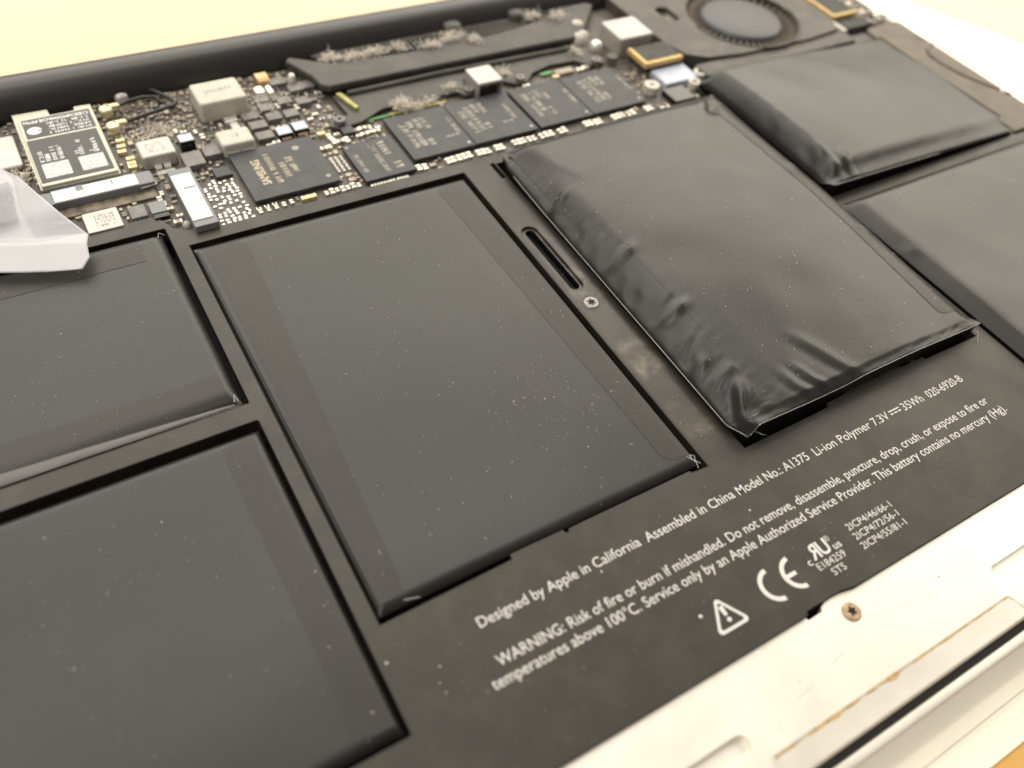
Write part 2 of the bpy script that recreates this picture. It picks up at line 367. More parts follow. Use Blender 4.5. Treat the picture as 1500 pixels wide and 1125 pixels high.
# ------------------------------------------------------------------ battery pack
bat = thing('battery_pack', 'black lithium battery pack with six pouch cells, some badly swollen, printed warnings', 'battery')
PK = dict(A=(-76, -2.5, 42.8, 88.5), B=(-76, -2.4, -14.7, 39.3), C=(0, 57, 0, 82.2), D=(64.6, 123.6, 0.1, 82.3), E=(126.2, 190.9, 43.6, 90.8), F=(126.2, 200, -14.7, 40.8))
def pocket(k, r=.5):
    x0, x1, y0, y1 = PK[k]; p = rrect(x0, x1, y0, y1, r, 3); return p
def stepped(x0, x1, y0, y1, st):
    out = [(x0, y1), (x0, y0)]
    for x, y in st: out.append((x, y))
    return out + [(x1, y0), (x1, y1)]
pC = stepped(0, 57, 0, 82.2, [(20.6, .2), (20.7, 1.0), (29.6, .9), (29.8, .3), (30.4, .3), (30.6, .7), (53.4, .6), (53.6, .2)])
pD = stepped(64.6, 123.6, .1, 82.3, [(84, .1), (84.2, .9), (89, 1.0), (89.2, 1.9), (96, 1.9), (96.2, 1.2), (98, 1.2), (98.1, 1.7), (103, 1.7), (103.1, .9), (106, .9), (106.1, 1.5), (107, 1.5), (107.1, .9), (109, .9), (109.1, .3), (112, .3)])
slot = rrect(58.0, 61.7, 42.3, 62.0, 1.8, 6)
sA = rrect(63.3, 64.4, 77.2, 82.6, .15, 2)
outer = [(-88, -26.5), (53.6, -26.5), (53.8, -26.0), (56.3, -25.95), (57.4, -25.98), (59.0, -25.88), (60.7, -25.98), (62.2, -26.24), (63.4, -26.48), (206, -26.5), (206, 43.4), (191.6, 43.4), (191.6, 95.5), (129, 95.5), (126, 86.5), (123, 85.2), (2.4, 85.2), (-1.2, 88.0), (-3.2, 92.2), (-88, 92.2)]
mb = MB(); mb.plate(outer, [pocket('A'), pocket('B'), pC, pD, slot, sA, pocket('E'), pocket('F')], -3.2, 0, 0)
mb.build('battery_frame', 'frame', bat)
for loop in (pocket('A'), pocket('B'), pC, pD, pocket('E'), pocket('F'), slot):
    MB().tube([(x, y, -.13) for x, y in loop + loop[:2]], .16, 6).build('rounded_edge', 'frame', bat)
mb = MB(); mb.plate(rrect(57.9, 61.8, 42.2, 62.1, 1.9, 6), [rrect(59.0, 61.0, 43.2, 61.2, .95, 5)], -1.6, -.5, 0, 1); mb.box(58.2, 61.5, 42.5, 61.8, -2.6, -2.2, 0, 1)
mb.build('slot_insert', ['frame', 'glossblack'], bat)
MB().tube([(60.0, 44.0, -2.0), (60.0, 60.6, -2.0)], .85, 12).build('slot_rib', 'glossblack', bat)
screw('screw', 60.1, 38.7, 1.6, .16, 'blackscrew', bat, 6)
MB().plate(circle(60.1, 38.7, 1.95, 28), [circle(60.1, 38.7, 1.62, 28)], .0, .05).build('screw_recess', 'glossblack', bat)

ZF = {}
def sstep(t): t = max(0, min(1, t)); return t * t * (3 - 2 * t)
def qr(d, r): t = max(0.0, min(1.0, d / r)); return math.sqrt(max(0, 1 - (1 - t) ** 2)) * .55 + .45 * sstep(t)
def make_cell(key, x0, x1, y0, y1, zs, top, rl, rr, rf, rb, step=1.0, creases=(), bottom=-3.6, und=.06, xl=None):
    """pillow shaped pouch: zs(u,v) = seam height on the border, top(u,v) = height of the flat"""
    def xy(u, v):
        x = x0 + (x1 - x0) * u; y = y0 + (y1 - y0) * v
        if xl: x += xl(v) * (1 - u)
        return x, y
    def zf(x, y):
        u = (x - x0) / (x1 - x0); v = (y - y0) / (y1 - y0); u = max(0, min(1, u)); v = max(0, min(1, v))
        a = qr((x - x0), rl) * qr((x1 - x), rr) * qr((y - y0), rf) * qr((y1 - y), rb)
        z = zs(u, v) + (top(u, v) - zs(u, v)) * a
        z += und * a * noise.noise(Vector((x * .09, y * .09, ord(key))))
        for cx, cy, ang, ln, wd, am in creases:
            c, s_ = math.cos(ang), math.sin(ang); dx, dy = x - cx, y - cy; p = dx * c + dy * s_; q = -dx * s_ + dy * c
            if abs(p) < 3 * ln and abs(q) < 4 * wd:
                z += am * math.exp(-(p / ln) ** 4) * (math.exp(-(q / (.8 * wd if q > 0 else 1.25 * wd)) ** 2) - .35 * math.exp(-((q - 1.7 * wd) / (1.1 * wd)) ** 2)) * min(1, a * 1.5)
        if key in 'DE':
            e = math.exp(-max(0, x - x0) / 3.6) + .3 * math.exp(-max(0, y - y0) / 3.0)
            z += min(1, a * 1.6) * e * (.34 * noise.noise(Vector((x * .22, y * .85 - x * .3, 4))) + .14 * noise.noise(Vector((x * .6, y * 1.9, 6))))
        return z
    ZF[key] = (zf, x0, x1, y0, y1)
    nx = max(8, int((x1 - x0) / step)); ny = max(8, int((y1 - y0) / step))
    def dens(i, n):                       # finer rows near the borders
        t = i / n; return t - .10 * math.sin(2 * math.pi * t) / 1.0 * .9
    mb = MB(); v = []; f = []
    for j in range(ny + 1):
        for i in range(nx + 1):
            u, vv = dens(i, nx), dens(j, ny); x, y = xy(u, vv); v.append((x, y, zf(x0 + (x1 - x0) * u, y)))
    for j in range(ny):
        for i in range(nx): a = j * (nx + 1) + i; f.append((a, a + 1, a + nx + 2, a + nx + 1))
    mb.add(v, f, 0, True)
    loop = [i for i in range(nx)] + [j * (nx + 1) + nx for j in range(ny)] + [ny * (nx + 1) + i for i in range(nx, 0, -1)] + [j * (nx + 1) for j in range(ny, 0, -1)]
    bl = [v[i] for i in loop]; cx, cy = (x0 + x1) / 2, (y0 + y1) / 2; n = len(bl)
    def ins(p, d): return (p[0] + max(-d, min(d, (cx - p[0]))), p[1] + max(-d, min(d, (cy - p[1]))))
    sk = bl + [(*ins(p, .25), p[2] - .35) for p in bl] + [(*ins(p, .45), bottom) for p in bl]
    mb.add(sk, [(q * n + i, q * n + n + i, q * n + n + (i + 1) % n, q * n + (i + 1) % n) for q in range(2) for i in range(n)], 0, True)
    o = mb.build('battery_cell', 'pouch', bat)
    o['label'] = {'A': 'flat cell at the rear left beside the plastic film', 'B': 'large flat cell at the front left', 'C': 'flat centre cell left of the slotted bridge',
                  'D': 'badly swollen centre cell right of the slotted bridge', 'E': 'swollen cell at the rear right next to the fan', 'F': 'raised cell at the front right edge'}[key]
    return o, bl, zf, xy
def seam(parent, bl, rng, r=.09, dz=0.05):
    pts = [(bl[i][0], bl[i][1], bl[i][2] + dz) for i in rng]
    MB().tube(pts, r, 5).build('seam_edge', 'seam', parent)
def tape(parent, key, poly_fn, nx=6, ny=60, dz=.05, matn='tape'):
    """strip of tape following the pouch; poly_fn(s,t) -> (x,y)"""
    zf = ZF[key][0]; mb = MB(); v = []; f = []
    for j in range(ny + 1):
        for i in range(nx + 1):
            x, y = poly_fn(i / nx, j / ny); v.append((x, y, zf(x, y) + dz))
    for j in range(ny):
        for i in range(nx): a = j * (nx + 1) + i; f.append((a, a + 1, a + nx + 2, a + nx + 1))
    mb.add(v, f, 0, True); return mb.build('edge_tape', matn, parent)
def band(xa, xb, ya, yb, r, side):
    """vertical tape band from x=xa (outer) to xb(t) (inner) with rounded inner corners"""
    def fn(s, t):
        y = ya + (yb - ya) * t; d = min(y - ya, yb - y); xi = xb(t) if callable(xb) else xb
        k = 0 if d > r else r - math.sqrt(max(0, r * r - (r - d) ** 2))
        xi2 = xi + (k if side > 0 else -k); return (xa + (xi2 - xa) * s, y)
    return fn
def hband(ya, yb, xa, xb):
    return lambda s, t: (xa + (xb - xa) * t, ya + (yb - ya) * s)

# C: the flat centre cell
oC, blC, zC, _ = make_cell('C', .35, 56.1, 1.3, 81.0, lambda u, v: -.75 + .35 * (1 - u) * v, lambda u, v: .05, .9, .9, 1.2, 1.6, 1.0, und=.05)
tape(oC, 'C', band(.7, lambda t: 5.0 + 4.6 * t, 2.6, 79.8, 1.5, -1))
tape(oC, 'C', band(55.4, lambda t: 51.0 - 2.0 * t, 3.4, 79.8, 1.5, 1))
# A and B on the left
oA, blA, zA, _ = make_cell('A', -74, -3.6, 43.6, 87.6, lambda u, v: -.8 + .9 * (1 - v) * (1 - u), lambda u, v: .35, 2, 1.6, 3.0, 1.6, 1.2, und=.08)
tape(oA, 'A', hband(44.4, 50.2, -72, -5.2), 8, 50)
tape(oA, 'A', hband(80.6, 87.0, -72, -8.0), 6, 50)
seam(oA, blA, range(0, int(69.7 / 1.2)), .07)
mb = MB(); v = []  # added strip imitating the highlight along the front edge of cell A
for i in range(41):
    x = -72 + 67.2 * i / 40; wd = .25 + 2.3 * max(0, (-5 - x) / 45) ** .8
    for k, (dy, dz) in enumerate(((0, .02), (.35, .20), (.7, .26), (1.0, .16))): v.append((x, 43.2 + dy * wd, .10 + dz * wd * .45 + .05 * noise.noise(Vector((x * .2, k, 1)))))
mb.add(v, [(i * 4 + k, i * 4 + 4 + k, i * 4 + 5 + k, i * 4 + 1 + k) for i in range(40) for k in range(3)], 0, True)
mb.build('highlight_strip', 'front_highlight', oA)
oB, blB, zB, _ = make_cell('B', -74, -3.1, -13.8, 37.9, lambda u, v: -1.0, lambda u, v: .1, 2, 1.0, 1.3, 1.6, 1.2, und=.05)
tape(oB, 'B', band(-3.8, lambda t: -8.6 - .8 * t, -12.6, 36.6, 2.0, 1))
# D: the balloon
crD = [(66.6, 61.8, .5, 3.4, 1.0, .75), (68.6, 43.0, .32, 4.2, .9, .62), (66.4, 37.6, .6, 2.2, .8, .3), (68.6, 27.0, .22, 4.2, .9, .6), (66.0, 15.4, .6, 2.6, 1.0, .7), (68.4, 12.0, .3, 2.6, .9, .35), (67.4, 5.6, 1.0, 4.2, .9, .9),
       (78.0, 4.6, 1.75, 3.4, .8, .22), (81.6, 4.2, 1.85, 4.0, .7, .34), (87.5, 7.0, 2.0, 6.5, 1.1, .30), (66.3, 52.0, .6, 2.6, .9, .32), (66.6, 48.0, .5, 2.6, .8, .22), (66.5, 33, .6, 2.4, .8, .22), (67, 21.0, .4, 2.4, .8, .22),
       (72, 73, 1.9, 8, 2.2, .35), (118.5, 77, .8, 3.4, 1.4, -.8), (120.5, 30, 2.8, 2.5, 1.2, .22), (120.5, 52, 2.9, 2.5, 1.4, .22)]
def frontD(u): return 4.0 - .7 * sstep(u / .28) + .6 * sstep((u - .36) / .1) - 1.3 * sstep((u - .6) / .4)
def zsD(u, v):
    b = 1.25 + 1.5 * u * sstep(v * 1.6) + .5 * sstep((v - .75) * 4); k = sstep((.05 - v) / .05) * sstep(u / .03)
    return b + (frontD(u) - b) * k
def topD(u, v): return 4.2 + 2.5 * math.sin(math.pi * min(1, u * 1.0)) ** .7 * math.sin(math.pi * (.015 + .9 * v)) ** .8 - 1.2 * sstep((u - .55) / .45) * (1 - sstep(v * 1.8))
oD, blD, zD, _ = make_cell('D', 64.5, 123.7, 1.0, 82.4, zsD, topD, 6.4, 3.6, 2.0, 4.2, .5, crD, und=.22, xl=lambda v: -.9 * (1 - v) ** 1.0 + .2 + 1.6 * sstep((.05 - v) / .05) + 1.2 * sstep((v - .93) / .07))
nxD = int(59.2 / .5); nyD = int(81.7 / .5); nD = len(blD)
seam(oD, blD, range(nxD + nyD + nxD + int(nyD * .16), nD), .10)
seam(oD, blD, range(2, nxD), .08)
tape(oD, 'D', band(66.4, lambda t: 70.4 + 1.4 * t, 3.2, 81.2, 3.2, -1), 16, 160, .07)
tape(oD, 'D', band(123.2, lambda t: 117.0 + .8 * t, 5.4, 80.0, 1.5, 1), 8, 120, .07)
# E and F on the right
crE = [(129, 66, .7, 3.0, 1.0, .5), (129.5, 53, 1.0, 2.6, 1.1, .5), (133.5, 47.5, 1.4, 3.4, 1.2, .45), (129.0, 47.5, .7, 2.4, 1.0, .45)]
oE, blE, zE, _ = make_cell('E', 126.6, 190.6, 43.9, 90.3, lambda u, v: 1.5 - .9 * u + (1.7 - 1.3 * u) * sstep((.08 - v) / .08), lambda u, v: 5.2 - 3.1 * u ** 1.4 + 1.0 * math.sin(math.pi * v), 4.6, 2.5, 5.4, 2.5, .8, crE, und=.2)
seam(oE, blE, range(1, int(64 / .8 * .55)), .11)
MB().tube([(190.9, 44.5, .25), (190.9, 91.0, .25), (127.5, 91.0, .25)], .4, 6).build('edge_lip', 'fanplastic', oE)
tape(oE, 'E', hband(44.3, 48.5, 136, 190), 10, 60, .07, 'pouch')
oF, blF, zF_, _ = make_cell('F', 126.8, 199, -14, 40.4, lambda u, v: .4, lambda u, v: 2.1, 3.4, 3, 3, 2.6, 1.2, [(127.4, 22.5, .3, 1.6, 1.2, .3)], und=.15)
tape(oF, 'F', band(127.4, 131.2, -12, 39.4, 1.5, -1), 8, 60, .06)

# printed legend
for b, x0, x1 in (('Designed by Apple in California', 11.6, 38.8), ('Assembled in China', 39.9, 57.1), ('Model No.: A1375', 57.9, 73.2), ('Li-ion Polymer', 74.6, 87.8), ('7.3V', 88.5, 92.4), ('35Wh', 96.1, 101.2), ('020-6920-B', 102.5, 111.8)):
    text(b, x0, -6.55, x1 - x0, 2.25, .02, R_(.2), parent=bat, bold=.004)
mb = MB()
mb.add([(92.9, -5.55, .02), (95.5, -5.55, .02), (95.5, -5.30, .02), (92.9, -5.30, .02)], [(0, 1, 2, 3)])
for k in range(3): mb.add([(92.9 + k * .95, -6.15, .02), (93.6 + k * .95, -6.15, .02), (93.6 + k * .95, -5.90, .02), (92.9 + k * .95, -5.90, .02)], [(0, 1, 2, 3)])
mb.build('direct_current_symbol', 'print', bat)
text('WARNING: Risk of fire or burn if mishandled. Do not remove, disassemble, puncture, drop, crush, or expose to fire or', 11.3, -12.35, 100.6, 2.25, .02, R_(.1), parent=bat, bold=.004)
text('temperatures above 100°C. Service only by an Apple Authorized Service Provider. This battery contains no mercury (Hg).', 9.2, -14.75, 104.4, 2.25, .02, R_(-.1), parent=bat, bold=.004)
def roundtri(k, r):
    P = [(43.0, -17.9), (40.0, -23.1), (46.0, -23.1)]; cx, cy = 43, -21.3; out = []
    for i, (x, y) in enumerate(P):
        x, y = cx + (x - cx) * k, cy + (y - cy) * k; a = math.atan2(y - cy, x - cx); ccx, ccy = x - math.cos(a) * r * 2, y - math.sin(a) * r * 2
        for t in range(-3, 4): out.append((ccx + r * math.cos(a + t * R_(20)), ccy + r * math.sin(a + t * R_(20))))
    return out
mb = MB(); mb.plate(roundtri(1.0, .55), [roundtri(.74, .3)], .0, .02)
mb.prism([(42.75, -21.0), (43.25, -21.0), (43.4, -19.5), (42.6, -19.5)], 0, .02); mb.prism(circle(43, -21.65, .35, 12), 0, .02); mb.build('warning_triangle', 'print', bat)
def cearc(cx, cy, r0, r1, a0, a1): return arc(cx, cy, r1, a0, a1, 20) + arc(cx, cy, r0, a1, a0, 20)
mb = MB(); mb.plate(cearc(52.7, -20.65, 2.0, 2.7, 92, 268), [], 0, .02); mb.plate(cearc(57.0, -20.65, 2.0, 2.7, 92, 268), [], 0, .02); mb.box(54.7, 56.7, -20.98, -20.34, 0, .0205); mb.build('ce_mark', 'print', bat)
ro = text('R', 60.6, -20.6, 1.75, 3.4, .02, 0, parent=bat, bold=.02, name='recognition_mark')
for v in ro.data.vertices: v.co.x = 2 * .061475 - v.co.x
ro.data.flip_normals()
text('U', 62.5, -20.6, 1.9, 3.4, .02, 0, parent=bat, bold=.02, name='recognition_mark')
text('c', 59.3, -21.0, .75, 1.7, .02, 0, parent=bat, bold=.01, name='recognition_mark'); text('us', 64.9, -20.7, 1.5, 1.7, .02, 0, parent=bat, bold=.01, name='recognition_mark'); text('®', 64.4, -19.1, .95, 1.3, .02, 0, parent=bat, name='recognition_mark')
text('E184259', 60.2, -22.25, 5.6, 1.62, .02, 0, parent=bat); text('STS', 61.7, -23.85, 2.6, 1.62, .02, 0, parent=bat)
for k, b in enumerate(('2ICP4/46/66-1', '2ICP4/72/56-1', '2ICP4/55/81-1')): text(b, 69.2 - .1 * k, -19.35 - 1.72 * k, 9.7, 1.62, .02, 0, parent=bat)

# ------------------------------------------------------------------ logic board
lb = thing('logic_board', 'dusty dark logic board crowded with chips, capacitors and connectors behind the battery', 'circuit board')
rear = [(128, 133), (40, 134.6), (14, 135.4), (9, 134.6), (7.0, 135.6), (4.8, 135.3), (3.6, 134.0), (-2, 134.3), (-4, 133.0), (-20, 133.4), (-24, 131.8), (-88, 132)]
MB().plate([(-88, 90.8), (-2, 90.8), (2.6, 85.25), (123, 85.25), (127, 87), (130.5, 95), (130.5, 131)] + rear, [], -2.0, -1.0).build('board', 'pcb', lb)
occ = []
def part(name, matn, x0, x1, y0, y1, z1, c=.12, z0=-1.0, parent=None):
    occ.append((x0, x1, y0, y1)); return MB().box(x0, x1, y0, y1, z0, z1, c).build(name, matn, parent or lb)
# memory and controller packages
def chip(name, x0, x1, y0, y1, z=.2, c=.1):
    o = MB().box(x0, x1, y0, y1, -.55, z, c).build(name, 'chip', lb); occ.append((x0, x1, y0, y1))
    MB().box(x0 + .7, x1 - .7, y0 + .7, y1 - .7, -1.0, -.55).build('solder_layer', 'void', o); return o
U = R_(90)
c1 = chip('storage_controller', 14.9, 32.5, 89.2, 105.6)
text('SAMSUNG', 19.75, 93.3, 8.3, 2.4, .215, U, 'chipgold', c1, 'printed_marking', .03)
for x, y, l, h in ((22.1, 92.2, 11.0, 1.15), (24.3, 94.2, 5.4, 1.2), (26.2, 94.2, 4.2, 1.2), (26.3, 98.8, 2.2, 1.6)): marks(x, y, l, h, .215, U, 'chipgold', c1, bold=True)
for x, y, r in ((28.1, 102.6, .75), (30.8, 91.5, .5)): MB().prism(circle(x, y, r, 14), .2, .212).build('index_dot', 'canmark', c1)
c2 = chip('memory_chip', 37.0, 48.2, 86.7, 99.7)
for x, y, l, h in ((38.9, 89.6, 6.4, 1.0), (43.3, 88.0, 10.6, 1.2), (45.8, 93.6, 5.2, 1.6), (46.4, 88.6, 2.6, 1.8)): marks(x, y, l, h, .215, U, 'chipmark', c2, bold=True)
MB().prism(circle(37.8, 98.7, .35, 12), .2, .212).build('index_dot', 'canmark', c2)
for k, (x0, x1, lx) in enumerate(((49.2, 63.9, 0), (64.1, 80.0, 14.6), (80.9, 95.2, 31.5), (95.4, 110.6, 47.4))):
    yo = .2 * k
    c = chip('memory_chip', x0, x1, 89.6 + yo * .5, 105.6 + yo * .3)
    for x, y, l, h in ((52.7, 99.0, 4.2, 1.5), (54.4, 93.4, 10.0, 1.4), (56.2, 99.4, 4.2, 1.3), (57.8, 99.0, 4.6, 1.2), (52.6, 93.2, 5.4, 1.2), (56.1, 93.0, 3.4, 1.3)): marks(x + lx, y + yo, l, h, .215, U, 'chipmark', c, bold=True)
    marks(63.1 + lx, 95.0 + yo, 6.6, 1.0, .215, U, 'chipmark', c, bold=True)
    if k < 2: marks(59.0 + lx, 94.2 + yo, 3.8, .8, .215, 0, 'chipmark', c, bold=True)
    MB().prism(circle(x1 - 1.0, 91.0 + yo, .32, 10), .2, .212).build('index_dot', 'can', c)
# inductors, cans
def inductor(name, x0, x1, y0, y1, z, matn='can', mk=None):
    o = MB().box(x0, x1, y0, y1, -.8, z, .45).build(name, matn, lb); occ.append((x0, x1, y0, y1)); return o
o = inductor('inductor', 14.1, 24.2, 119.2, 127.4, 3.5, 'cream'); marks(16.4, 122.8, 6.2, 1.2, 3.515, R_(4), 'canmark', o)
o = inductor('inductor', 14.2, 21.0, 105.9, 111.3, 2.0, 'cream'); marks(16.6, 108.0, 2.4, 1.1, 2.015, R_(6), 'canmark', o)
for x0, x1 in ((14.9, 17.6), (18.0, 20.6)): MB().box(x0, x1, 105.2, 105.95, -1, .1, .08).build('terminal', 'solder', o)
o = inductor('inductor', -1.0, 5.7, 107.7, 113.6, 2.0, 'can')
for k in range(4): marks(.4, 109.0 + k * .85, 4.0, .65, 2.015, 0, 'canmark', o)
for x0, x1 in ((.9, 2.2), (2.6, 4.0)): MB().box(x0, x1, 106.9, 107.7, -1, .0, .08).build('terminal', 'solder', o)
part('solder_pad', 'solder', .8, 4.4, 105.4, 106.6, -.8, .06)
part('solder_bridge', 'solder', 18.2, 21.0, 117.0, 118.9, -.2, .2); part('solder_bridge', 'solder', 18.8, 20.6, 112.0, 116.8, -.3, .25)
o = inductor('shield_can', -34, -21.2, 116.5, 127.2, .2, 'can')
o = inductor('inductor', 116.6, 126.9, 110.2, 119.6, 4.0, 'can')
o = part('card_socket', 'can', 73.6, 80.2, 106.3, 113.2, 3.0, .3, 2.3); MB().box(73.7, 74.1, 106.4, 113.1, -1, 2.3).build('side_wall', 'can', o); MB().box(79.7, 80.1, 106.4, 113.1, -1, 2.3).build('side_wall', 'can', o); MB().box(74.1, 79.7, 108.6, 113.1, -1, 2.3).build('socket_core', 'bronze', o)
o = part('sim_shield', 'can', -15.1, -8.9, 91.7, 97.5, .3, .15)
for k in range(4): marks(-13.2, 92.8 + k * .95, 3.8, .7, .315, 0, 'canmark', o)
# small ics and mosfets
o = part('small_chip', 'fet', -7.2, -4.2, 93.2, 96.8, 0, .1)
for k in range(4): MB().box(-6.9 + k * .75, -6.5 + k * .75, 92.5, 93.2, -1, -.7).build('pin', 'solder', o)
o = part('side_switch', 'greyplastic', -3.6, -.6, 92.6, 96.0, .5, .1); MB().box(-3.5, -.7, 91.3, 92.58, -1, .3, .05).build('switch_face', 'glossblack', o)
part('solder_blob', 'solder', -2.8, -.8, 90.95, 91.35, -.6, .1)
part('small_chip', 'fet', 10.6, 14.0, 106.0, 109.4, .5, .1); part('small_chip', 'chip', 10.6, 13.9, 99.6, 102.6, -.2, .1)
part('crystal', 'fet', 6.2, 10.2, 104.0, 108.8, .5, .12)
for n_, (x, y) in enumerate(((33.6, 127.8), (36.3, 123.9), (39.1, 124.3), (32.3, 120.1), (36.0, 118.7), (28.1, 115.1), (31.9, 114.9), (28.0, 122.5), (27.7, 118.9), (23.6, 117.0), (24.0, 113.3), (24.0, 109.3))):
    a = 1.55 if n_ not in (0, 9, 10, 11) else 1.8
    part('power_transistor', 'fet', x - a, x + a, y - 1.35, y + 1.35, .15 + .1 * random.random(), .1)
for x, y in ((28.0, 108.9), (31.7, 109.3)):
    o = part('tantalum_capacitor', 'glossblack', x - 1.55, x + 1.55, y - 1.5, y + 1.5, .5, .08); MB().box(x - 1.5, x + 1.5, y - 1.45, y + 1.45, .5, .58, .05).build('capacitor_top', 'bluegrey', o); MB().box(x - 1.0, x + 1.0, y - 2.1, y - 1.5, -1, -.3).build('terminal', 'copper', o)
o = part('tantalum_capacitor', 'glossblack', 7.2, 10.1, 110.9, 113.6, 1.4, .08); MB().box(7.25, 10.05, 110.95, 113.55, 1.4, 1.48, .05).build('capacitor_top', 'bluegrey', o)
o = part('tantalum_capacitor', 'orange', 29.6, 32.2, 128.2, 131.6, .4, .08); MB().box(29.55, 32.25, 129.4, 131.7, .4, .5, .05).build('capacitor_top', 'yellowcap', o)
part('solder_pad', 'solder', 27.6, 29.7, 124.2, 127.0, .4, .4); part('solder_pad', 'solder', 30.2, 31.4, 123.4, 126.6, .4, .3)
# long connector for the storage card, and connector below the wireless card
o = part('storage_connector', 'greyplastic', 2.2, 6.6, 84.9, 103.0, 1.3, .1, -.9)
MB().box(2.3, 6.1, 86.6, 101.0, 1.28, 1.5, .1).build('connector_cover', 'whiteplastic', o)
for y in (96.4, 91.6): MB().box(3.6, 5.9, y - (.25 if y > 95 else .08), y + (.25 if y > 95 else .08), 1.5, 1.508).build('cover_slot', 'canmark' if y < 95 else 'greyplastic', o)
MB().tube([(2.1, 85.6, -.5), (2.2, 84.8, -.4), (6.2, 84.75, -.4), (6.8, 85.2, -.5)], .18, 6).build('metal_bail', 'can', o)
MB().lathe(1.4, 88.6, [(.8, -1), (.8, -.6), (.5, -.1), (.1, .05)], 12).build('solder_blob', 'cream', o)
o = part('card_connector', 'greyplastic', -20.6, -.6, 101.4, 105.2, .9, .1)
MB().box(-18.5, -3.4, 101.5, 105.0, .88, 1.1, .1).build('connector_cover', 'whiteplastic', o); MB().box(-18.5, -13.8, 103.2, 105.05, 1.1, 1.12).build('cover_plate', 'bluegrey', o); MB().box(-14.2, -13.0, 103.6, 105.1, 1.1, 1.16).build('cover_slot', 'greyplastic', o); MB().box(-8.0, -7.7, 103.2, 104.6, 1.1, 1.108).build('cover_slot', 'greyplastic', o)
MB().tube([(-.5, 105.6, .2), (-.3, 101.4, .2), (-3.4, 101.1, .2)], .15, 6).build('metal_bail', 'can', o)
part('metal_strip', 'bronze', -19.0, -1.0, 98.6, 101.3, -.5, .1)
# right end of the board
o = part('battery_connector', 'bluegrey', 119.4, 129.6, 93.6, 100.3, .5, .15); part('cable_plug', 'glossblack', 117.0, 123.4, 86.4, 92.4, .4, .3)
for i, (x, y, r) in enumerate(((131.0, 94.8, 1.7), (126.6, 91.6, 1.5))):
    MB().plate(circle(x, y, r, 20), [circle(x, y, r * .5, 16)], -.6, 1.0).build('metal_grommet', 'ringwhite', lb)
for k, x in enumerate((113.2, 114.8)): MB().lathe(x, 86.6, [(.65, -1), (.65, -.5), (.4, -.1), (.05, 0)], 10).build('solder_blob', 'solder', lb)
MB().lathe(112.5, 114.6, [(1.7, -1), (1.7, .8), (1.4, 1.7), (.8, 2.1), (.1, 2.25)], 18).build('metal_dome', 'solder', lb)
for x, y, r in ((109.8, 119.0, 1.6), (113.0, 124.5, 2.0), (111.6, 119.6, 1.6)): MB().lathe(x, y, [(r, -1), (r, 1.2), (r * .7, 2.0), (r * .1, 2.3)], 16).build('ferrite_bead', 'ringwhite', lb)
for x, y, r in ((39.1, 132.0, 1.3), (40.2, 107.9, 1.25), (72.4, 108.6, 1.1), (86.4, 108.7, 1.15), (108.8, 109.0, 1.25), (113.6, 108.9, 1.25), (115.3, 94.3, 1.9)):
    MB().plate(circle(x, y, r, 22), [circle(x, y, r * .32, 12)], -1.0, 1.0).build('standoff', 'fet' if r < 1.5 else 'ringwhite', lb)
MB().lathe(36.6, 126.6, [(.9, -1), (.9, 1.2), (.6, 1.8), (.1, 2.0)], 12).build('solder_blob', 'solder', lb)
# row of ceramic capacitors along the front edge, shared meshes
def capmesh(l, w_, h, a='solder', b='ceramic'):
    mb = MB(); mb.box(-l / 2, l / 2, -w_ / 2, w_ / 2, 0, h * .94, 0, 0); mb.box(-l / 2 - .02, -l * .26, -w_ / 2 - .02, w_ / 2 + .02, 0, h, .05, 1); mb.box(l * .26, l / 2 + .02, -w_ / 2 - .02, w_ / 2 + .02, 0, h, .05, 1); return mb.mesh('capacitor', [b, a])
CM = [capmesh(1.7, 1.0, .75), capmesh(1.1, .7, .6), capmesh(1.5, .9, .7, 'solder', 'tan'), capmesh(.9, .55, .45, 'solder', 'fet'), capmesh(1.6, 1.0, .8, 'gold', 'yellowcap')]
def cap(k, x, y, rz=0): o = link('capacitor', CM[k], lb, (x, y, -1.0), rz); occ.append((x - .9, x + .9, y - .9, y + .9)); return o
for x in (49.2, 50.5, 56.0, 57.2, 58.6, 59.9, 61.2, 63.4, 64.6, 65.8, 68.0, 69.2, 72.6, 73.8, 75.0, 76.4, 77.6, 79.6, 80.9, 82.2, 84.6, 85.8, 91.8, 93.0, 94.4, 95.6, 99.6, 100.9, 102.2, 103.8, 105.2, 109.2, 110.4):
    cap(random.choice((0, 0, 2)), x, 87.5 + random.uniform(-.15, .15) + (.0 if x < 70 else .3), U + random.uniform(-.06, .06))
for x in (38.2, 39.6, 41.0, 42.4, 44.0, 45.4): cap(1, x, 86.0 + random.uniform(-.1, .1), 0)
for x, y in ((15.0, 86.9), (16.6, 86.9), (18.2, 87.0), (19.8, 87.2), (21.4, 87.4), (15.0, 88.0), (16.6, 88.1), (18.2, 88.2)): cap(1 if y < 88 else 3, x, y, U if y < 87.5 else 0)
for k in range(7): cap(2 if k % 2 else 1, 28.6 + k * 1.15, 87.2 + .1 * (k % 3), U)
cap(4, 25.6, 87.3); cap(4, 24.2, 87.3)
for x in range(3):
    for y in range(4): cap(3, 33.7 + x * 1.1, 93.2 + y * 1.35, U)
for x, y in ((33.8, 101.2), (35.2, 101.4), (36.6, 102.6), (38.0, 102.4), (39.4, 102.2), (36.4, 104.6), (38.2, 105.0), (42.4, 102.8), (43.8, 102.9), (45.2, 103.2), (46.6, 103.0), (42.6, 104.8), (44.2, 105.0), (45.8, 104.8), (47.4, 104.2)): cap(random.choice((0, 2, 1)), x, y, random.choice((0, U)))
part('small_chip', 'chip', 39.4, 42.0, 103.6, 106.6, .1, .08)
